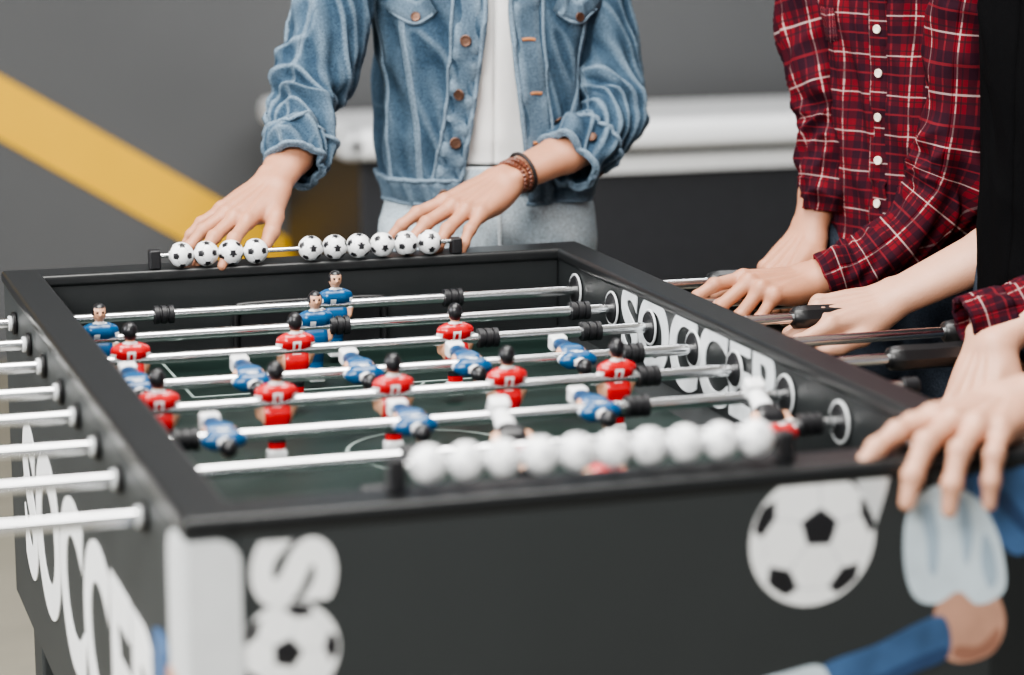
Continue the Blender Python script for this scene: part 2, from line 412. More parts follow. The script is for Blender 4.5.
def button(name,S,a,b,r,m,parent,off=.004):
    e=.004; c=S(a,b); nr=(S(a+e,b)-S(a-e,b)).cross(S(a,b+e)-S(a,b-e)).normalized()
    if (S(a,b,.01)-c).dot(nr)<0: nr=-nr
    lathe(name,[(0,r*.8),(.001,r),(.0025,r),(.0032,r*.85),(.0026,r*.6),(.0030,r*.2)],c+nr*off,nr,m,parent,20)
# ------------------------------------------------------------------ body extras
def head(name,c,F,parent,skin):
    F=V((F[0],F[1],0)).normalized(); R=V((F.y,-F.x,0)); X=Matrix((R,F,V((0,0,1)))).transposed().to_4x4(); X.translation=V(c)
    def fn(P):
        D=ell(P,(0,-.012,.03),(.074,.092,.084)); D=smin(D,ell(P,(0,.018,-.030),(.058,.066,.080)),.03)
        D=smin(D,ell(P,(0,.055,-.088),(.024,.022,.018)),.02)
        D=smin(D,cap(P,(0,.084,.012),(0,.101,-.022),.006,.011),.012)
        D=smin(D,ell(P,(0,.079,-.052),(.022,.010,.008)),.008)
        D=smin(D,cap(P,(-.045,.070,.036),(.045,.070,.036),.007,.007),.015)
        for o in (-1,1):
            D=smin(D,ell(P,(o*.076,-.008,-.002),(.008,.018,.030)),.006)
            D=np.maximum(D,-ell(P,(o*.031,.092,.018),(.016,.014,.009)))
        return smin(D,cap(P,(0,-.02,-.06),(0,-.035,-.20),.052,.060),.03)
    sdf_obj(name+'_head',fn,(-.11,-.14,-.28),(.11,.13,.13),.0045,skin,parent,X)
    def fh(P):
        D=smin(ell(P,(0,-.020,.045),(.084,.099,.090)),ell(P,(0,-.06,-.02),(.075,.055,.07)),.03)
        return np.maximum(D,-ell(P,(0,.10,-.02),(.082,.085,.095)))
    sdf_obj(name+'_hair',fh,(-.11,-.14,-.12),(.11,.13,.15),.0045,M['hair'],parent,X)
    for o in (-1,1):
        lathe(name+'_eye_%d'%(o+2),[(-.011,.001),(-.008,.008),(0,.0115),(.008,.008),(.0105,.004)],X@V((o*.031,.073,.018)),F,M['eye'],parent,20)
        lathe(name+'_iris_%d'%(o+2),[(0,.0055),(.001,.003)],X@V((o*.031,.0832,.018)),F,M['iris'],parent,16)
def legs(name,c,F,parent,m,vox=.007,hip=.90):
    F=V((F[0],F[1],0)).normalized(); R=V((-F.y,F.x,0)); X=Matrix((R,-F,V((0,0,1)))).transposed().to_4x4(); X.translation=V((c[0],c[1],0))
    def fn(P):
        D=ell(P,(0,0,hip),(.160,.110,.16))
        for o in (-1,1):
            D=smin(D,cap(P,(o*.083,-.005,hip-.04),(o*.085,-.015,.48),.088,.066),.03)
            D=smin(D,cap(P,(o*.085,-.015,.48),(o*.09,.01,.09),.064,.052),.03)
        wr=np.sin(P[:,2]*70+P[:,0]*25)*np.sin(P[:,0]*40+P[:,2]*22)*.0022
        D=D+wr
        return np.maximum(D,P[:,2]-(hip+.085))
    sdf_obj(name+'_jeans',fn,(-.21,-.16,.01),(.21,.16,hip+.11),vox,m,parent,X)
    def fs(P):
        D=None
        for o in (-1,1):
            d=smin(cap(P,(o*.09,.0,.055),(o*.10,-.16,.038),.046,.040),cap(P,(o*.09,.01,.06),(o*.09,.01,.12),.046,.042),.03)
            D=d if D is None else np.minimum(D,d)
        return np.maximum(D,-P[:,2]+.002)
    sdf_obj(name+'_shoes',fs,(-.17,-.23,-.02),(.17,.09,.18),.006,M['shoe'],parent,X)
# ================================================================== ROOM
wallm=mat('painted_wall',(.106,.108,.111),.8,noise_amt=.1,nscale=2,bump=.1,bscale=60)
floorm=mat('concrete_floor',(.22,.205,.165),.7,noise_amt=.2,nscale=5,bump=.1,bscale=40)
ceilm=mat('ceiling_paint',(.55,.55,.55),.9,noise_amt=.03)
box('floor',(-3,-4,-.1),(5,5,0),floorm,None,0)
box('wall_back',(-3,5,0),(5,5.1,3.2),wallm,None,0)
box('wall_left',(-3.1,-4,0),(-3,5,3.2),mat('wall_light',(.45,.45,.45),.8,noise_amt=.05),None,0)
box('wall_right',(5,-4,0),(5.1,5,3.2),wallm,None,0)
box('ceiling',(-3,-4,3.2),(5,5,3.3),ceilm,None,0)
def prism(name,poly,y0,y1,m,parent=None):
    n=len(poly); vs=[(x,y0,z) for x,z in poly]+[(x,y1,z) for x,z in poly]
    fs=[tuple(range(n)),tuple(range(2*n-1,n-1,-1))]+[(i,i+n,(i+1)%n+n,(i+1)%n) for i in range(n)]
    return mesh_obj(name,vs,fs,m,parent,smooth=False)
prism('yellow_wall_stripe',[(-2.9,2.86),(1.73,0.01),(1.43,0.01),(-2.9,2.675)],4.992,5.0,M['yellow'])
ah=empty('air_hockey_table')
box('top_rail_front',(1.13,3.93,.672),(3.6,4.02,.750),M['cab_white'],ah,.03,5)
box('top_rail_left',(1.13,3.93,.672),(1.22,4.9,.750),M['cab_white'],ah,.03,5)
box('playing_top',(1.2,4.0,.67),(3.6,4.88,.70),M['cab_white'],ah,.004)
box('cabinet',(1.20,4.0,.30),(3.55,4.85,.68),M['cab_black'],ah,.01)
box('trim_band',(1.26,3.985,.607),(3.5,4.0,.652),M['cab_white'],ah,.004)
for i,(x,y) in enumerate(((1.28,4.06),(3.45,4.06),(1.28,4.78),(3.45,4.78))):
    box('leg_%d'%i,(x-.06,y-.06,0),(x+.06,y+.06,.32),M['cab_black'],ah,.01)
# ================================================================== FOOSBALL TABLE
T=empty('foosball_table')
W,L,TOP,BOT=.83,1.332,.88,.425
tw,te=.045,.055
box('side_wall_left',(0,0,BOT),(tw,L,TOP-.006),M['panel'],T,.003)
box('side_wall_right',(W-tw,0,BOT),(W,L,TOP-.006),M['black'],T,.003)
box('end_wall_near',(tw,0,BOT),(W-tw,te,TOP-.006),M['panel'],T,.003)
box('end_wall_far',(tw,L-te,BOT),(W-tw,L,TOP-.006),M['black'],T,.003)
box('rim_left',(-.003,-.003,TOP-.018),(tw+.003,L+.003,TOP),M['rim'],T,.006,4)
box('rim_right',(W-tw-.003,-.003,TOP-.018),(W+.003,L+.003,TOP),M['rim'],T,.006,4)
box('rim_near',(tw-.01,-.003,TOP-.018),(W-tw+.01,te+.003,TOP-.0004),M['rim'],T,.006,4)
box('rim_far',(tw-.01,L-te-.003,TOP-.018),(W-tw+.01,L+.003,TOP-.0004),M['rim'],T,.006,4)
FZ=.752
box('playfield',(tw,te,FZ-.012),(W-tw,L-te,FZ),M['field'],T,0)
box('bottom_panel',(tw,te,BOT),(W-tw,L-te,BOT+.012),M['black'],T,0)
for nm,xa,xb in (('ramp_left',tw,tw+.03),('ramp_right',W-tw,W-tw-.03)):
    mesh_obj(nm,[(xa,te,FZ),(xb,te,FZ),(xa,te,FZ+.014),(xa,L-te,FZ),(xb,L-te,FZ),(xa,L-te,FZ+.014)],[(0,1,2),(3,5,4),(1,4,5,2),(0,3,4,1),(0,2,5,3)],M['black'],T,False)
def arc(name,cx,cy,r,w,a0,a1,m,n=72):
    vs=[];fs=[]
    for i in range(n+1):
        a=math.radians(a0+(a1-a0)*i/n)
        for rr in (r-w/2,r+w/2): vs.append((cx+rr*math.cos(a),cy+rr*math.sin(a),FZ+.0008))
    for i in range(n): fs.append((2*i,2*i+1,2*i+3,2*i+2))
    return mesh_obj(name,vs,fs,m,T,False)
arc('centre_circle',W/2,L/2,.10,.004,0,360,M['line'])
arc('penalty_arc_near',W/2,.27,.10,.004,20,160,M['line']); arc('penalty_arc_far',W/2,L-.27,.10,.004,200,340,M['line'])
def strip(name,x0,y0,x1,y1): return box(name,(x0,y0,FZ),(x1,y1,FZ+.0008),M['line'],T,0)
strip('centre_line',tw,L/2-.002,W-tw,L/2+.002)
for i,(ya,yb) in enumerate(((te,.30),(L-te,L-.30))):
    y0,y1=min(ya,yb),max(ya,yb)
    strip('box_left_%d'%i,.20,y0,.204,y1); strip('box_right_%d'%i,W-.204,y0,W-.20,y1); strip('box_end_%d'%i,.20,yb-.002,W-.20,yb+.002)
gy=L-te-.0035
prism('goal_dark_plate',[(.315,FZ),(.515,FZ),(.515,FZ+.055),(.505,FZ+.066),(.325,FZ+.066),(.315,FZ+.055)],gy-.001,gy+.003,M['rubber'],T)  # flat black plate in place of the dark, shaded goal opening
gp=[(.308,FZ),(.308,FZ+.05),(.313,FZ+.066),(.328,FZ+.073),(.502,FZ+.073),(.517,FZ+.066),(.522,FZ+.05),(.522,FZ)]
gt=Tube([(gx,gy-.004,gz) for gx,gz in gp],[.0045]*8,amp=0); gt.mesh('goal_frame',M['grip'],T,nt=80,nth=12,solid=0)
for i,(x,y) in enumerate(((.06,.10),(W-.06,.10),(.06,L-.10),(W-.06,L-.10))):
    box('leg_%d'%i,(x-.045,y-.045,.03),(x+.045,y+.045,BOT+.05),M['panel'],T,.006)
    cyl('leveler_%d'%i,(x,y,0),(x,y,.03),.03,M['rubber'],T)
box('leg_brace_0',(.03,.12,.18),(.06,L-.12,.24),M['black'],T,.004); box('leg_brace_1',(W-.06,.12,.18),(W-.03,L-.12,.24),M['black'],T,.004)
def guard(name,front,w,side):
    n=10; r=w*.45; poly=[(0,BOT+.002),(w,BOT+.002)]+[(w-r+r*math.cos(a),.860-r+r*math.sin(a)) for a in [math.pi/2*i/n for i in range(n+1)]]+[(0,.860)]
    if front: return prism(name,poly,-.0035,0,M['guard'],T)
    vs=[(0,a,z) for a,z in poly]+[(-.0035,a,z) for a,z in poly]; m_=len(poly)
    fs=[tuple(range(m_)),tuple(range(2*m_-1,m_-1,-1))]+[(i,(i+1)%m_,(i+1)%m_+m_,i+m_) for i in range(m_)]
    return mesh_obj(name,vs,fs,M['guard'],T,False)
guard('corner_guard_front',True,.047,0); guard('corner_guard_side',False,.075,0)
text('print_side','SOCCER',.27,(-.001,.66,.60),(0,-1,0),(0,0,1),M['white_print'],T,bold=.010)
text('print_inner','SOCCER',.135,(W-tw-.0012,.76,.818),(0,-1,0),(0,0,1),M['grey_print'],T,bold=.004)
text('print_front_s','S',.100,(.090,-.001,.826),(0,0,-1.20),(.94,0,0),M['white_print'],T,bold=.0055)
text('print_front_c','CCER',.100,(.090,-.001,.56),(0,0,-1.14),(.94,0,0),M['white_print'],T,bold=.0055)
gr=(1+5**.5)/2
ico=np.array([(0,a,b*gr) for a in(-1,1) for b in(-1,1)]+[(a,b*gr,0) for a in(-1,1) for b in(-1,1)]+[(b*gr,0,a) for a in(-1,1) for b in(-1,1)],float); ico/=np.linalg.norm(ico,axis=1)[:,None]
hx=[]
for i in range(12):
    for j in range(i+1,12):
        for k in range(j+1,12):
            if ico[i]@ico[j]>.4 and ico[j]@ico[k]>.4 and ico[i]@ico[k]>.4:
                q=ico[i]+ico[j]+ico[k]; hx.append(q/np.linalg.norm(q))
hx=np.array(hx); NR=np.concatenate([ico/.9393,hx/.9149])
def ballclass(P,rot,eps=.012,pen=0):
    R=np.array(rot.to_3x3()); q=(P@R)@NR.T; q[:,:12]-=pen; o=np.sort(q,1); a=q.argmax(1)
    c=np.where(a<12,1,0); c=np.where((o[:,-1]-o[:,-2]<eps)&(c==0),2,c); return c
def ball_decal(name,cx,cz,r,rot,parent=T):
    nr,na=44,132; vs=[(cx,-.0016,cz)];fs=[]
    for i in range(1,nr+1):
        f=math.sin(math.pi/2*i/nr)
        for j in range(na):
            a=2*math.pi*j/na; vs.append((cx+r*f*math.cos(a),-.0016+.001*f,cz+r*f*math.sin(a)))
    for j in range(na): fs.append((0,1+j,1+(j+1)%na))
    for i in range(nr-1):
        for j in range(na): a=1+i*na;fs.append((a+j,a+na+j,a+na+(j+1)%na,a+(j+1)%na))
    ob=mesh_obj(name,vs,fs,[M['white_print'],M['beadb'],M['seaml']],parent,False)
    P=np.array([list(p.center) for p in ob.data.polygons]); x=(P[:,0]-cx)/r; z=(P[:,2]-cz)/r
    Q=np.stack([x,-np.sqrt(np.clip(1-x*x-z*z,0,1)),z],1); Q/=np.linalg.norm(Q,axis=1)[:,None]
    ob.data.polygons.foreach_set('material_index',ballclass(Q,rot,.010,.02).astype(np.int32)); return ob
ico0=V(ico[0].tolist()); base=ico0.rotation_difference(V((0,-1,0))).to_matrix()
ball_decal('print_ball_front',.590,.810,.064,Euler((math.radians(-13),math.radians(38),math.radians(-2))).to_matrix()@base)
ball_decal('print_ball_letter',.089,.754,.045,Euler((math.radians(4),.9,0)).to_matrix()@base)
prism('print_ball_trail',[(.628,.872),(.668,.868),(.664,.85),(.655,.82),(.64,.85)],-.0012,0,M['guard'],T)
def smoothpoly(pts):
    out=[];n=len(pts)
    for i in range(n):
        a,b,c,d=[V((*pts[(i+k-1)%n],0)) for k in range(4)]
        for f in (0,.25,.5,.75): q=.5*((2*b)+(c-a)*f+(2*a-5*b+4*c-d)*f*f+(3*b-a-3*c+d)*f**3); out.append((q.x,q.y))
    return out
prism('print_jersey',smoothpoly([(.728,.853),(.760,.860),(.80,.861),(.825,.862),(.827,.79),(.805,.775),(.780,.80),(.760,.835)]),-.0012,0,M['d_blue'],T)
prism('print_jersey_fold',smoothpoly([(.770,.850),(.790,.840),(.812,.815),(.822,.800),(.815,.795),(.795,.815),(.778,.835)]),-.0014,0,M['d_navy'],T)
prism('print_shorts',smoothpoly([(.686,.815),(.697,.842),(.722,.852),(.752,.842),(.772,.822),(.788,.79),(.796,.75),(.788,.735),(.765,.730),(.745,.745),(.722,.735),(.700,.742),(.688,.77)]),-.0014,0,M['d_white'],T)
for k,pl in enumerate(([(.700,.830),(.712,.835),(.722,.800),(.720,.765),(.712,.770),(.708,.800)],[(.740,.838),(.750,.832),(.758,.80),(.752,.77),(.745,.80)],[(.770,.800),(.780,.785),(.786,.755),(.778,.745),(.768,.77)])):
    prism('print_shorts_fold_%d'%k,smoothpoly(pl),-.0017,0,M['d_fold'],T)
prism('print_knee',smoothpoly([(.722,.732),(.748,.752),(.782,.742),(.797,.712),(.788,.682),(.760,.672),(.735,.678),(.722,.70)]),-.0012,0,M['d_skin'],T)
prism('print_knee_tone',smoothpoly([(.745,.690),(.770,.688),(.790,.705),(.788,.684),(.760,.674),(.742,.680)]),-.0015,0,M['d_skin2'],T)
prism('print_sock',smoothpoly([(.60,.682),(.66,.700),(.700,.716),(.728,.722),(.738,.70),(.733,.678),(.70,.668),(.66,.655),(.60,.642)]),-.0018,0,M['d_blue'],T)
prism('print_sock_tone',smoothpoly([(.61,.655),(.66,.668),(.70,.682),(.733,.690),(.733,.678),(.70,.668),(.66,.655),(.61,.645)]),-.0020,0,M['d_navy'],T)
prism('print_shoe',smoothpoly([(.532,.674),(.565,.682),(.604,.684),(.61,.645),(.56,.64),(.535,.65)]),-.002,0,M['d_white'],T)
def sideprism(name,poly,m):
    n=len(poly); vs=[(0,a,z) for a,z in poly]+[(-.0045,a,z) for a,z in poly]
    fs=[tuple(range(n)),tuple(range(2*n-1,n-1,-1))]+[(i,(i+1)%n,(i+1)%n+n,i+n) for i in range(n)]
    mesh_obj(name,vs,fs,m,T,False)
sideprism('print_side_jersey',smoothpoly([(.10,.73),(.16,.735),(.17,.69),(.15,.65),(.11,.66)]),M['d_blue'])
sideprism('print_side_skin',smoothpoly([(.03,.72),(.08,.725),(.09,.69),(.05,.67)]),M['d_skin'])
# figurines -------------------------------------------------------
def figfn(P):
    D=ell(P,(0,-.001,.0360),(.0095,.0105,.0118)); 
    D=smin(D,cap(P,(0,-.0117,.0350),(0,-.0122,.0335),.0012,.0016),.002)
    D=smin(D,cap(P,(0,.0,.018),(0,0,.028),.0055,.0048),.003)
    D=smin(D,cap(P,(-.0098,0,.011),(.0098,0,.011),.0112,.0112),.004)
    D=smin(D,cap(P,(-.0085,0,-.012),(.0085,0,-.012),.0105,.0105),.008)
    for o in (-1,1):
        D=smin(D,cap(P,(o*.0180,0,.0125),(o*.0202,-.001,-.004),.0062,.0055),.003)
        D=smin(D,cap(P,(o*.0202,-.001,-.004),(o*.0182,-.004,-.015),.0050,.0044),.002)
    D=smin(D,cap(P,(-.0065,0,-.020),(.0065,0,-.020),.0098,.0098),.006)
    D=smin(D,cap(P,(-.003,0,-.026),(-.003,0,-.052),.0092,.0068),.004); D=smin(D,cap(P,(.003,0,-.026),(.003,0,-.052),.0092,.0068),.004)
    D=smin(D,rbox(P,(0,-.002,-.064),(.0108,.0095,.0085),.003),.004)
    return D
fv,ff=sdf_mesh(figfn,(-.030,-.018,-.078),(.030,.018,.052),.00095)
fc=fv[ff].mean(1)
x,y,z=fc.T
cls=np.full(len(fc),2)                      # shirt
cls[(np.abs(x)>.0150)&(z<-.0045)&(z>-.024)]=1   # forearms skin
cls[(np.abs(x)>.0185)&(z>.004)&(z<.010)]=3     # sleeve stripe
cls[(np.abs(x)>.0155)&(z<-.0015)&(z>-.0048)]=3
cls[(z>.0215)&(z<.0245)&(np.abs(x)<.009)]=3      # collar
cls[(z>=.0245)]=1
cls[(z>.0258)&((y>.0015)|(z>.0420)|((np.abs(x)>.0072)&(z>.033)))]=0
cls[(y<-.008)&(np.abs(z-.0370)<.0011)&(np.abs(np.abs(x)-.0035)<.0012)]=0
cls[(y>.007)&(np.abs(x)<.0052)&(z>-.004)&(z<.013)&~((np.abs(x)<.0024)&(z>-.001)&(z<.010))]=3
cls[(y<-.007)&(x>-.0085)&(x<-.001)&(z>.002)&(z<.0085)]=3
cls[(np.abs(x)<.0150)&(z<-.0265)]=4
cls[(z<-.046)&(z>-.054)]=2
cls[(z<=-.054)]=3
cls8=cls.copy(); cls8[(z<-.030)]=3; cls8[(z>-.030)&(z<.003)&(np.abs(x)<.015)]=4
def figmesh(name,shirt,shorts,cl=None):
    me=bpy.data.meshes.new(name); me.from_pydata(fv.tolist(),[],ff.tolist()); me.update()
    for k in ('fig_black','fig_skin',shirt,'fig_white',shorts): me.materials.append(M[k])
    me.polygons.foreach_set('use_smooth',[True]*len(me.polygons)); me.polygons.foreach_set('material_index',(cls if cl is None else cl).astype(np.int32)); return me
FR=figmesh('red_player','red','fig_black'); FBL=figmesh('blue_player','blue','fig_navy'); FR8=figmesh('red_player_white_socks','red','fig_black',cls8)
RZ=.832
# id, Y, team, tilt(deg about X), xs, right-hand handle start (or None), bumper xs
RODS=[(2,1.196,'b',0,[.432],.985,(.195,.60)),
      (3,1.049,'b',0,[.087,.368],.985,(.40,.735)),
      (4,.909,'r',0,[.103,.309,.517],.985,(.56,.70)),
      (5,.759,'b',97,[.085,.220,.355,.490,.625],1.13,(.050,.70)),
      (6,.629,'r',0,[.087,.221,.358,.495,.631],.985,(.052,.67)),
      (7,.484,'b',94,[.129,.340,.553],None,(.090,.60)),
      (8,.342,'r',118,[.410,.704],.985,(.30,.745)),
      (9,.197,'r',88,[.46],None,(.22,.62))]
GP=[(0,.011),(.004,.015),(.02,.0165),(.06,.0155),(.10,.0165),(.118,.0165),(.124,.012)]
for rid,Y,team,tilt,xs,hr,bump in RODS:
    xr=hr+.11 if hr else .93
    cyl('rod_%d'%rid,(-.28,Y,RZ),(xr,Y,RZ),.0070,M['chrome'],T)
    for sd,xo in (('l',-.001),('r',W+.001)):
        s_=-1 if sd=='l' else 1
        cyl('bearing_outer_%s%d'%(sd,rid),(xo,Y,RZ),(xo+s_*.005,Y,RZ),.0150,M['grip'],T)
        cyl('bearing_nut_%s%d'%(sd,rid),(xo+s_*.005,Y,RZ),(xo+s_*.010,Y,RZ),.0100,M['guard'],T)
    for sd,xo,s_ in (('l',tw,1),('r',W-tw,-1)):
        cyl('bearing_inner_%s%d'%(sd,rid),(xo,Y,RZ),(xo+s_*.006,Y,RZ),.020,M['rubber'],T)
        torus('bearing_ring_%s%d'%(sd,rid),(xo+s_*.003,Y,RZ),(1,0,0),.0225,.0016,M['guard'],T)
    if hr: lathe('handle_%d'%rid,GP,(hr,Y,RZ),(1,0,0),M['grip'],T,8)
    else:
        cyl('rod_cap_%d'%rid,(xr,Y,RZ),(xr+.02,Y,RZ),.010,M['rubber'],T)
        lathe('handle_%d'%rid,GP,(-.28,Y,RZ),(-1,0,0),M['grip'],T,8)
    for k,bx in enumerate(bump):
        pr=[(0,.008),(.001,.0125),(.007,.0125),(.008,.0105),(.010,.0105),(.011,.0125),(.017,.0125),(.018,.0105),(.020,.0105),(.021,.0125),(.027,.0125),(.028,.008)]
        lathe('bumper_%d_%d'%(rid,k),pr,(bx-.014,Y,RZ),(1,0,0),M['rubber'],T,24)
    for k,x0 in enumerate(xs):
        ob=link(bpy.data.objects.new('%s_player_%d_%d'%('red' if team=='r' else 'blue',rid,k),(FR8 if rid==8 else FR) if team=='r' else FBL),T)
        rz=math.pi if team=='r' else 0
        ob.matrix_world=Matrix.Translation((x0,Y,RZ))@Matrix.Rotation(math.radians(tilt),4,'X')@Matrix.Rotation(rz,4,'Z')
# score counters -----------------------------------------------------
def beadmesh(name,ks,eps):
    n1,n2=28,44; vs=[];fs=[]
    for i in range(n1+1):
        a=math.pi*(.04+.92*i/n1)
        for j in range(n2): b=2*math.pi*j/n2; vs.append((math.cos(a),math.sin(a)*math.cos(b),math.sin(a)*math.sin(b)))
    for i in range(n1):
        for j in range(n2): fs.append((i*n2+j,i*n2+(j+1)%n2,(i+1)*n2+(j+1)%n2,(i+1)*n2+j))
    fs.append(tuple(range(n2))[::-1]); fs.append(tuple(n1*n2+k for k in range(n2)))
    me=bpy.data.meshes.new(name); me.from_pydata(vs,[],fs); me.update()
    for k in ks: me.materials.append(M[k])
    me.polygons.foreach_set('use_smooth',[True]*len(me.polygons))
    P=np.array([list(p.center) for p in me.polygons]); P/=np.linalg.norm(P,axis=1)[:,None]
    me.polygons.foreach_set('material_index',ballclass(P,Matrix.Identity(3),eps,.03).astype(np.int32)); return me
BM={'near':beadmesh('pale_bead',('bead','beadg','bead'),.015),'far':beadmesh('score_bead',('bead','beadb','seaml'),.015)}  # near beads: pentagons paled in colour to look out of focus
def counter(tag,Y,z,xs,x0,x1):
    cyl('score_rod_'+tag,(x0,Y,z),(x1,Y,z),.0032,M['chrome'],T)
    for q,xx in enumerate((x0,x1)): box('score_bracket_%s%d'%(tag,q),(xx-.008,Y-.009,TOP-.001),(xx+.008,Y+.009,z+(.009 if q==0 else .005)),M['rubber'],T,.003)
    for i,x in enumerate(xs):
        ob=link(bpy.data.objects.new('score_bead_%s_%d'%(tag,i),BM[tag]),T)
        ob.matrix_world=Matrix.Translation((x,Y,z))@Matrix.Rotation(random.uniform(0,6.28),4,'X')@Matrix.Scale(.0176,4)
counter('near',.032,.904,[.226+.0353*i for i in range(10)],.196,.574)
counter('far',1.285,.897,[.237+.0347*i for i in range(4)]+[.420+.0345*i for i in range(6)],.20,.632)
# ================================================================== PEOPLE
STD=[(.90,.150,.100,0),(.94,.158,.106,0),(1.02,.156,.108,0),(1.15,.166,.112,0),(1.27,.176,.114,0),(1.35,.172,.106,-.005),(1.40,.128,.086,-.01),(1.44,.078,.066,-.015),(1.47,.060,.058,-.018)]
# ---------- person in denim jacket
A=empty('person_in_denim_jacket'); AF=(-.20,-.98); AC=(.780,1.60)
legs('denim_person',AC,AF,A,M['jeans'],.006,.885)
tee=Torso(AC,AF,[(.975,.140,.092,0)]+[(z_,rx-.014,ry-.012,o) for z_,rx,ry,o in STD[2:]],amp=.006,seed=3); tee.mesh('white_tee_shirt',M['tee'],A,nt=90,nth=140)
JW=Torso(AC,AF,[(.935,.155,.107,0),(.972,.149,.103,0)],amp=.001,seed=5); JW.mesh('jeans_waistband',M['jeans'],A,nt=10,nth=120)
button('jeans_button',JW.S,.02,.953,.008,M['copper'],A)
LEGF=Torso(AC,AF,[(.80,.165,.1120,0),(.90,.163,.1120,0),(.94,.156,.108,0)],amp=.001,seed=5)
ribbon('jeans_fly',LEGF.S,[(.02,.80),(.03,.86),(.02,.935)],.006,.002,M['jeans'],A)
def agap(z):
    t=min(max((z-.91)/.30,0),1); return (.26*(1-t)**1.3+.05,.22*(1-t)**1.4+.08)   # (person's right side, person's left side)
def gl(z): return agap(z)[0]
def grr(z): return agap(z)[1]
jr=[(.912,.152,.108,0),(.935,.158,.112,0),(.955,.164,.116,0),(1.02,.168,.122,.004),(1.15,.176,.124,.004),(1.27,.182,.122,0),(1.35,.176,.110,-.005),(1.40,.132,.090,-.01),(1.44,.085,.072,-.015),(1.46,.068,.064,-.018)]
J=Torso(AC,AF,jr,amp=.0115,seed=1,gap=agap); J.mesh('jacket_body',M['denim'],A,nt=190,nth=280)
for sgn,tg,gf in ((1,'l',grr),(-1,'r',gl)):
    zs=[.915+.05*i for i in range(10)]
    ribbon('placket_'+tg,J.S,[(sgn*(gf(q)+.14),q) for q in zs],.040,.0032,M['denim'],A)
    ribbon('placket_edge_'+tg,J.S,[(sgn*(gf(q)+.02),q) for q in zs],.006,.0045,M['denim_seam'],A)
    ribbon('placket_stitch_'+tg,J.S,[(sgn*(gf(q)+.28),q) for q in zs],.005,.0042,M['denim_seam'],A)
    ribbon('front_seam_'+tg,J.S,[(sgn*.66,.955),(sgn*.74,1.06),(sgn*.82,1.17),(sgn*.86,1.25)],.010,.0040,M['denim_seam'],A)
    ribbon('side_seam_'+tg,J.S,[(sgn*1.05,.955),(sgn*1.14,1.06),(sgn*1.19,1.17),(sgn*1.2,1.25)],.010,.0040,M['denim_seam'],A)
    ribbon('yoke_seam_'+tg,J.S,[(sgn*.45,1.245),(sgn*.9,1.25),(sgn*1.3,1.26)],.010,.0040,M['denim_seam'],A)
    ribbon('pocket_flap_'+tg,J.S,[(sgn*.50,1.222),(sgn*.72,1.206),(sgn*.96,1.226)],.034,.0050,M['denim'],A)
    ribbon('pocket_edge_'+tg,J.S,[(sgn*.50,1.204),(sgn*.72,1.188),(sgn*.96,1.208)],.005,.0060,M['denim_seam'],A)
    button('pocket_button_'+tg,J.S,sgn*.72,1.197,.0075,M['copper'],A,off=.006)
    for k,q in enumerate((.932,1.01,1.085,1.165,1.245,1.315)):
        if sgn>0 : ribbon('buttonhole_%d'%k,J.S,[(gf(q)+.08,q),(gf(q)+.14,q+.001),(gf(q)+.20,q)],.005,.0048,M['stitch'],A,n=10)
        else: button('jacket_button_%d'%k,J.S,-(gf(q)+.15),q,.0088,M['copper'],A,off=.005)
def band(z): return [(grr(z)+i*(2*math.pi-gl(z)-grr(z))/24,z) for i in range(25)]
ribbon('waistband',J.S,[(a,.934) for a,_ in band(.93)],.042,.0055,M['denim'],A,n=200)
for k,zz in enumerate((.953,.917)): ribbon('waistband_stitch_%d'%k,J.S,[(a,zz) for a,_ in band(.93)],.006,.0075,M['denim_seam'],A,n=200)
def collar(name,c,F,m,parent,r=.07):
    t=Tube([V((c[0],c[1],1.445))+V((math.cos(a),math.sin(a),0))*r for a in [math.atan2(F[1],F[0])+.5+i*(2*math.pi-1)/8 for i in range(9)]],[.016]*9,amp=.002,seed=2); t.mesh(name,m,parent,nt=60,nth=20,solid=0)
collar('jacket_collar',AC,AF,M['denim'],A)
s1=Tube([(.62,1.60,1.385),(.565,1.585,1.315),(.528,1.565,1.20),(.482,1.540,1.09),(.458,1.495,1.035),(.434,1.440,.992)],[.060,.062,.056,.054,.048,.042],amp=.013,seed=4,elbow=.62)
s1.mesh('sleeve_right',M['denim'],A,nt=200,nth=110)
s1.mesh('cuff_right',M['denim'],A,t0=.86,t1=1.0,nt=30,nth=110,off=.0045,solid=.006)
s2=Tube([(.90,1.62,1.385),(.938,1.60,1.31),(.946,1.565,1.20),(.945,1.515,1.075),(.918,1.470,1.022),(.850,1.430,.985)],[.060,.062,.056,.055,.050,.042],amp=.013,seed=8,elbow=.62)
s2.mesh('sleeve_left',M['denim'],A,nt=200,nth=110)
s2.mesh('cuff_left',M['denim'],A,t0=.86,t1=1.0,nt=30,nth=110,off=.0045,solid=.006)
for tg,ss in (('r',s1),('l',s2)):
    ribbon('sleeve_seam_'+tg,ss.S,[(.05,1.0),(.3,1.0),(.6,1.1),(.86,1.1)],.009,.004,M['denim_seam'],A)
    for k,t_ in enumerate((.862,.992)):
        ribbon('cuff_edge_%s%d'%(tg,k),ss.S,[(t_,2*math.pi*i/16) for i in range(17)],.006,.0075,M['denim_seam'],A,n=90)
for k,th in enumerate((0,1.57,3.14,4.71)): button('cuff_button_%d'%k,s2.S,.92,th+.4,.0075,M['copper'],A,off=.007)
hand('right_hand',(.394,1.405,.971),(-.72,-.50,-.36),(-.10,-.34,.93),(.455,1.487,1.026),True,[(-2,16,12),(0,18,14),(4,20,14),(10,22,14)],[15,5,-7,-18],A,M['skin'],s=1.02,fr=.92,er=.029,
     thumb=[(.020,.022,-.006),(.052,.045,-.008),(.080,.060,-.012),(.104,.066,-.020)])
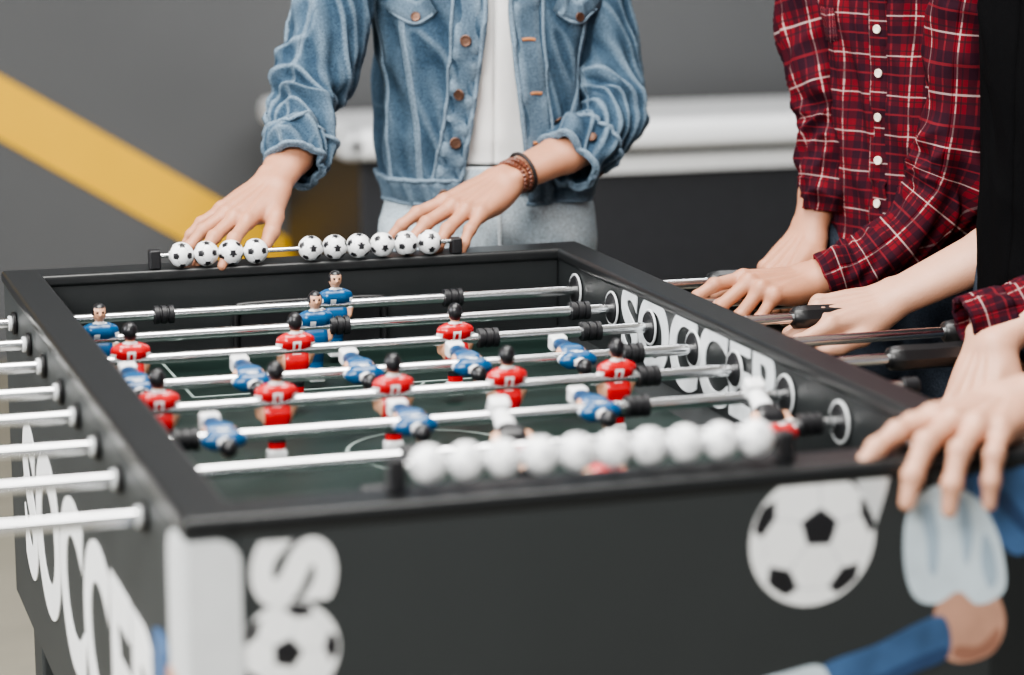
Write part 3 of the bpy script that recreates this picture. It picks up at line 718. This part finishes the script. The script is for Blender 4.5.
LW=V((.737,1.395,.963))
hand('left_hand',LW,(-.78,-.46,-.29),(-.12,-.36,.92),(.915,1.463,1.015),False,[(2,18,12),(4,22,14),(6,22,16),(6,20,14)],[15,5,-7,-16],A,M['skin'],s=1.08,fr=.92,er=.030)
fa=V((.915,1.463,1.015))-LW; fa.normalize()
for q,(off,mm,rb,R) in enumerate(((.020,'brown',.0046,.0290),(.031,'brown',.0042,.0297),(.041,'cord',.0030,.0310))):
    c=LW+fa*off; u=fa.cross(V((0,0,1))).normalized(); w=fa.cross(u)
    if mm=='brown':
        n=26
        for i in range(n):
            a=2*math.pi*i/n; bc=c+u*math.cos(a)*R*1.05+w*math.sin(a)*R*.80
            lathe('bracelet_%d_bead_%d'%(q,i),[(-rb,.0005),(-rb*.7,rb*.7),(0,rb),(rb*.7,rb*.7),(rb,.0005)],bc,u*-math.sin(a)+w*math.cos(a),M['brown'],A,10)
    else: torus('bracelet_%d'%q,c,fa,R*.95,rb,M['cord'],A)
head('denim_person',(AC[0]-.01,AC[1]-.03,1.62),AF,A,M['skin'])
# ---------- person in plaid shirt
B=empty('person_in_plaid_shirt'); BF=(-.88,-.48); BC=(1.305,1.155)
legs('plaid_person',BC,BF,B,M['jeans_dark'],.009,.90)
PB=Torso(BC,BF,[(.86,.150,.108,0)]+[(z_,rx-.006,ry+.004,o) for z_,rx,ry,o in STD[1:]],amp=.011,seed=12); PB.mesh('shirt_body',M['plaid'],B,nt=170,nth=220)
ribbon('shirt_placket',PB.S,[(0,.87+.06*i) for i in range(10)],.032,.003,M['plaid'],B)
for k in range(7): button('shirt_button_%d'%k,PB.S,0,.95+.062*k,.0062,M['ivory'],B,off=.0035)
collar('shirt_collar',BC,BF,M['plaid'],B)
ribbon('chest_pocket',PB.S,[(-.75,1.20),(-.6,1.197),(-.45,1.20)],.05,.003,M['plaid'],B)
b1=Tube([(1.235,1.285,1.385),(1.200,1.30,1.31),(1.183,1.275,1.21),(1.198,1.235,1.08),(1.187,1.218,1.01),(1.170,1.208,.925)],[.058,.060,.055,.050,.046,.034],amp=.012,seed=21,elbow=.6)
b1.mesh('sleeve_right',M['plaid'],B,nt=170,nth=90); b1.mesh('cuff_right',M['plaid'],B,t0=.90,t1=1,nt=20,nth=90,off=.003,solid=.005)
b2=Tube([(1.30,.995,1.39),(1.288,.975,1.31),(1.278,.985,1.20),(1.275,.995,1.05),(1.250,1.005,.965),(1.17,1.03,.885),(1.100,1.05,.852)],[.058,.062,.057,.054,.050,.041,.034],amp=.012,seed=25,elbow=.62)
b2.mesh('sleeve_left',M['plaid'],B,nt=190,nth=90); b2.mesh('cuff_left',M['plaid'],B,t0=.90,t1=1,nt=20,nth=90,off=.003,solid=.005)
hand('right_hand',(1.150,1.212,.892),(-.72,-.38,-.52),(-.50,-.30,.80),(1.18,1.222,.985),True,[(44,56,34),(50,60,36),(54,60,38),(56,58,38)],[6,2,-2,-6],B,M['skin'],s=1.0,er=.024)
hand('left_hand',(1.080,1.064,.853),(-.95,-.28,.0),(-.02,-.25,.95),(1.165,1.033,.882),False,[(8,24,16),(36,54,34),(50,60,38),(54,60,38)],[5,2,-3,-8],B,M['skin'],s=1.06,er=.026)
head('plaid_person',(BC[0]-.03,BC[1]-.02,1.63),BF,B,M['skin2'])
# ---------- person in black tee
C=empty('person_in_black_shirt'); CF=(-.98,-.1); CC=(1.318,.735)
legs('black_shirt_person',CC,CF,C,M['jeans_dark'],.010,.90)
PC=Torso(CC,CF,[(.84,.158,.112,0)]+[(z_,rx,ry+.002,o) for z_,rx,ry,o in STD[1:]],amp=.006,seed=31); PC.mesh('shirt_body',M['blacktee'],C,nt=120,nth=160)
c1=Tube([(1.315,.875,1.385),(1.32,.905,1.33),(1.325,.91,1.24),(1.335,.90,1.14)],[.062,.066,.062,.060],amp=.005,seed=3); c1.mesh('sleeve_right',M['blacktee'],C,nt=60,nth=60)
c2=Tube([(1.35,.595,1.385),(1.36,.55,1.33),(1.37,.53,1.24),(1.38,.52,1.16)],[.062,.066,.062,.060],amp=.005,seed=6); c2.mesh('sleeve_left',M['blacktee'],C,nt=60,nth=60)
hand('right_hand',(1.130,.915,.845),(-.97,.02,-.12),(-.10,-.35,.92),(1.335,.84,.955),True,[(14,34,22),(30,50,30),(42,56,34),(48,56,36)],[8,2,-3,-8],C,M['skin2'],s=1.10,shoulder=(1.345,.90,1.20),vox=.0026,
     thumb=[(.020,.022,-.010),(.052,.040,-.016),(.082,.044,-.020),(.108,.040,-.026)])
hand('left_hand',(1.300,.765,.868),(-.92,-.05,-.30),(-.30,-.2,.9),(1.39,.60,.99),False,[(50,58,34),(52,60,36),(54,60,38),(56,58,38)],[6,2,-2,-6],C,M['skin2'],s=1.0,shoulder=(1.38,.53,1.20),vox=.003)
head('black_shirt_person',(CC[0]-.03,CC[1],1.64),CF,C,M['skin2'])
# ---------- nearest person
D=empty('person_in_checked_shirt'); DF=(-.97,.05); DC=(1.42,.27)
legs('checked_shirt_person',DC,DF,D,M['jeans_dark'],.010,.90)
PD=Torso(DC,DF,[(.84,.158,.112,0)]+[(z_,rx,ry+.002,o) for z_,rx,ry,o in STD[1:]],amp=.006,seed=41); PD.mesh('shirt_body',M['plaid'],D,nt=120,nth=160)
d1=Tube([(1.41,.43,1.385),(1.41,.475,1.31),(1.40,.53,1.18),(1.375,.565,1.04),(1.30,.600,.945),(1.20,.615,.898),(1.085,.625,.872)],[.060,.063,.058,.056,.048,.035,.028],amp=.007,seed=44,elbow=.6)
d1.mesh('sleeve_right',M['plaid'],D,nt=150,nth=80); d1.mesh('cuff_right',M['plaid'],D,t0=.92,t1=1,nt=16,nth=80,off=.003,solid=.005)
d2=Tube([(1.42,.12,1.385),(1.42,.08,1.31),(1.41,.06,1.18),(1.38,.06,1.04),(1.27,.08,.965),(1.17,.09,.940)],[.060,.063,.058,.056,.050,.044],amp=.008,seed=47,elbow=.62)
d2.mesh('sleeve_left',M['plaid'],D,nt=120,nth=80)
hand('right_hand',(1.105,.592,.850),(-.50,-.42,-.74),(-.72,-.35,.58),(1.195,.604,.890),True,[(26,44,28),(30,48,30),(36,52,32),(42,54,34)],[9,3,-3,-9],D,M['skin2'],s=1.08,er=.023)
hand('left_hand',(.842,.100,.899),(-.76,-.65,.0),(-.02,-.06,1),(1.24,.085,.955),False,[(4,16,14),(8,40,24),(12,46,24),(16,48,24)],[18,4,-4,-13],D,M['skin2'],s=1.17,
     thumb=[(.020,.022,-.006),(.055,.040,-.006),(.085,.046,-.008),(.108,.044,-.010)])
head('checked_shirt_person',(DC[0]-.03,DC[1],1.64),DF,D,M['skin2'])
# ================================================================== LIGHT + CAMERA
def area(name,loc,target,size,power,col=(1,1,1),sy=None):
    l=bpy.data.lights.new(name,'AREA'); l.energy=power; l.shape='RECTANGLE'; l.size=size; l.size_y=sy or size; l.color=col
    o=bpy.data.objects.new(name,l); COL.objects.link(o); o.location=loc; o.rotation_euler=(V(target)-V(loc)).to_track_quat('-Z','Y').to_euler(); return o
area('ceiling_light',(.2,.6,3.1),(.2,.6,0),2.0,150,(1,.98,.94),1.4)
area('front_key_light',(-1.5,-1.6,2.8),(.6,1.0,.8),1.6,195,(1,.985,.955))  # unseen key light added from camera left to brighten the front
area('back_fill_light',(2.0,3.0,3.1),(2.0,4.2,.6),2.0,110)  # overhead fill added to brighten the back wall
area('left_soft_light',(-2.7,1.4,1.8),(.8,1.2,.9),2.0,95,(.97,.985,1))  # unseen soft light from the left; no window is built there
w=bpy.data.worlds.new('world'); bpy.context.scene.world=w; w.use_nodes=True
w.node_tree.nodes['Background'].inputs[0].default_value=(.93,.96,1,1); w.node_tree.nodes['Background'].inputs[1].default_value=.55
try: bpy.context.scene.view_settings.look='AgX - Medium High Contrast'
except Exception: pass
cam=bpy.data.cameras.new('camera'); co=bpy.data.objects.new('camera',cam); COL.objects.link(co)
co.location=(-.3604,-1.991,1.44); co.rotation_euler=(math.radians(78.7),0,math.radians(-18.2)); cam.lens=85.3; cam.sensor_width=36
cam.dof.use_dof=True; cam.dof.focus_distance=3.25; cam.dof.aperture_fstop=2.6
bpy.context.scene.camera=co
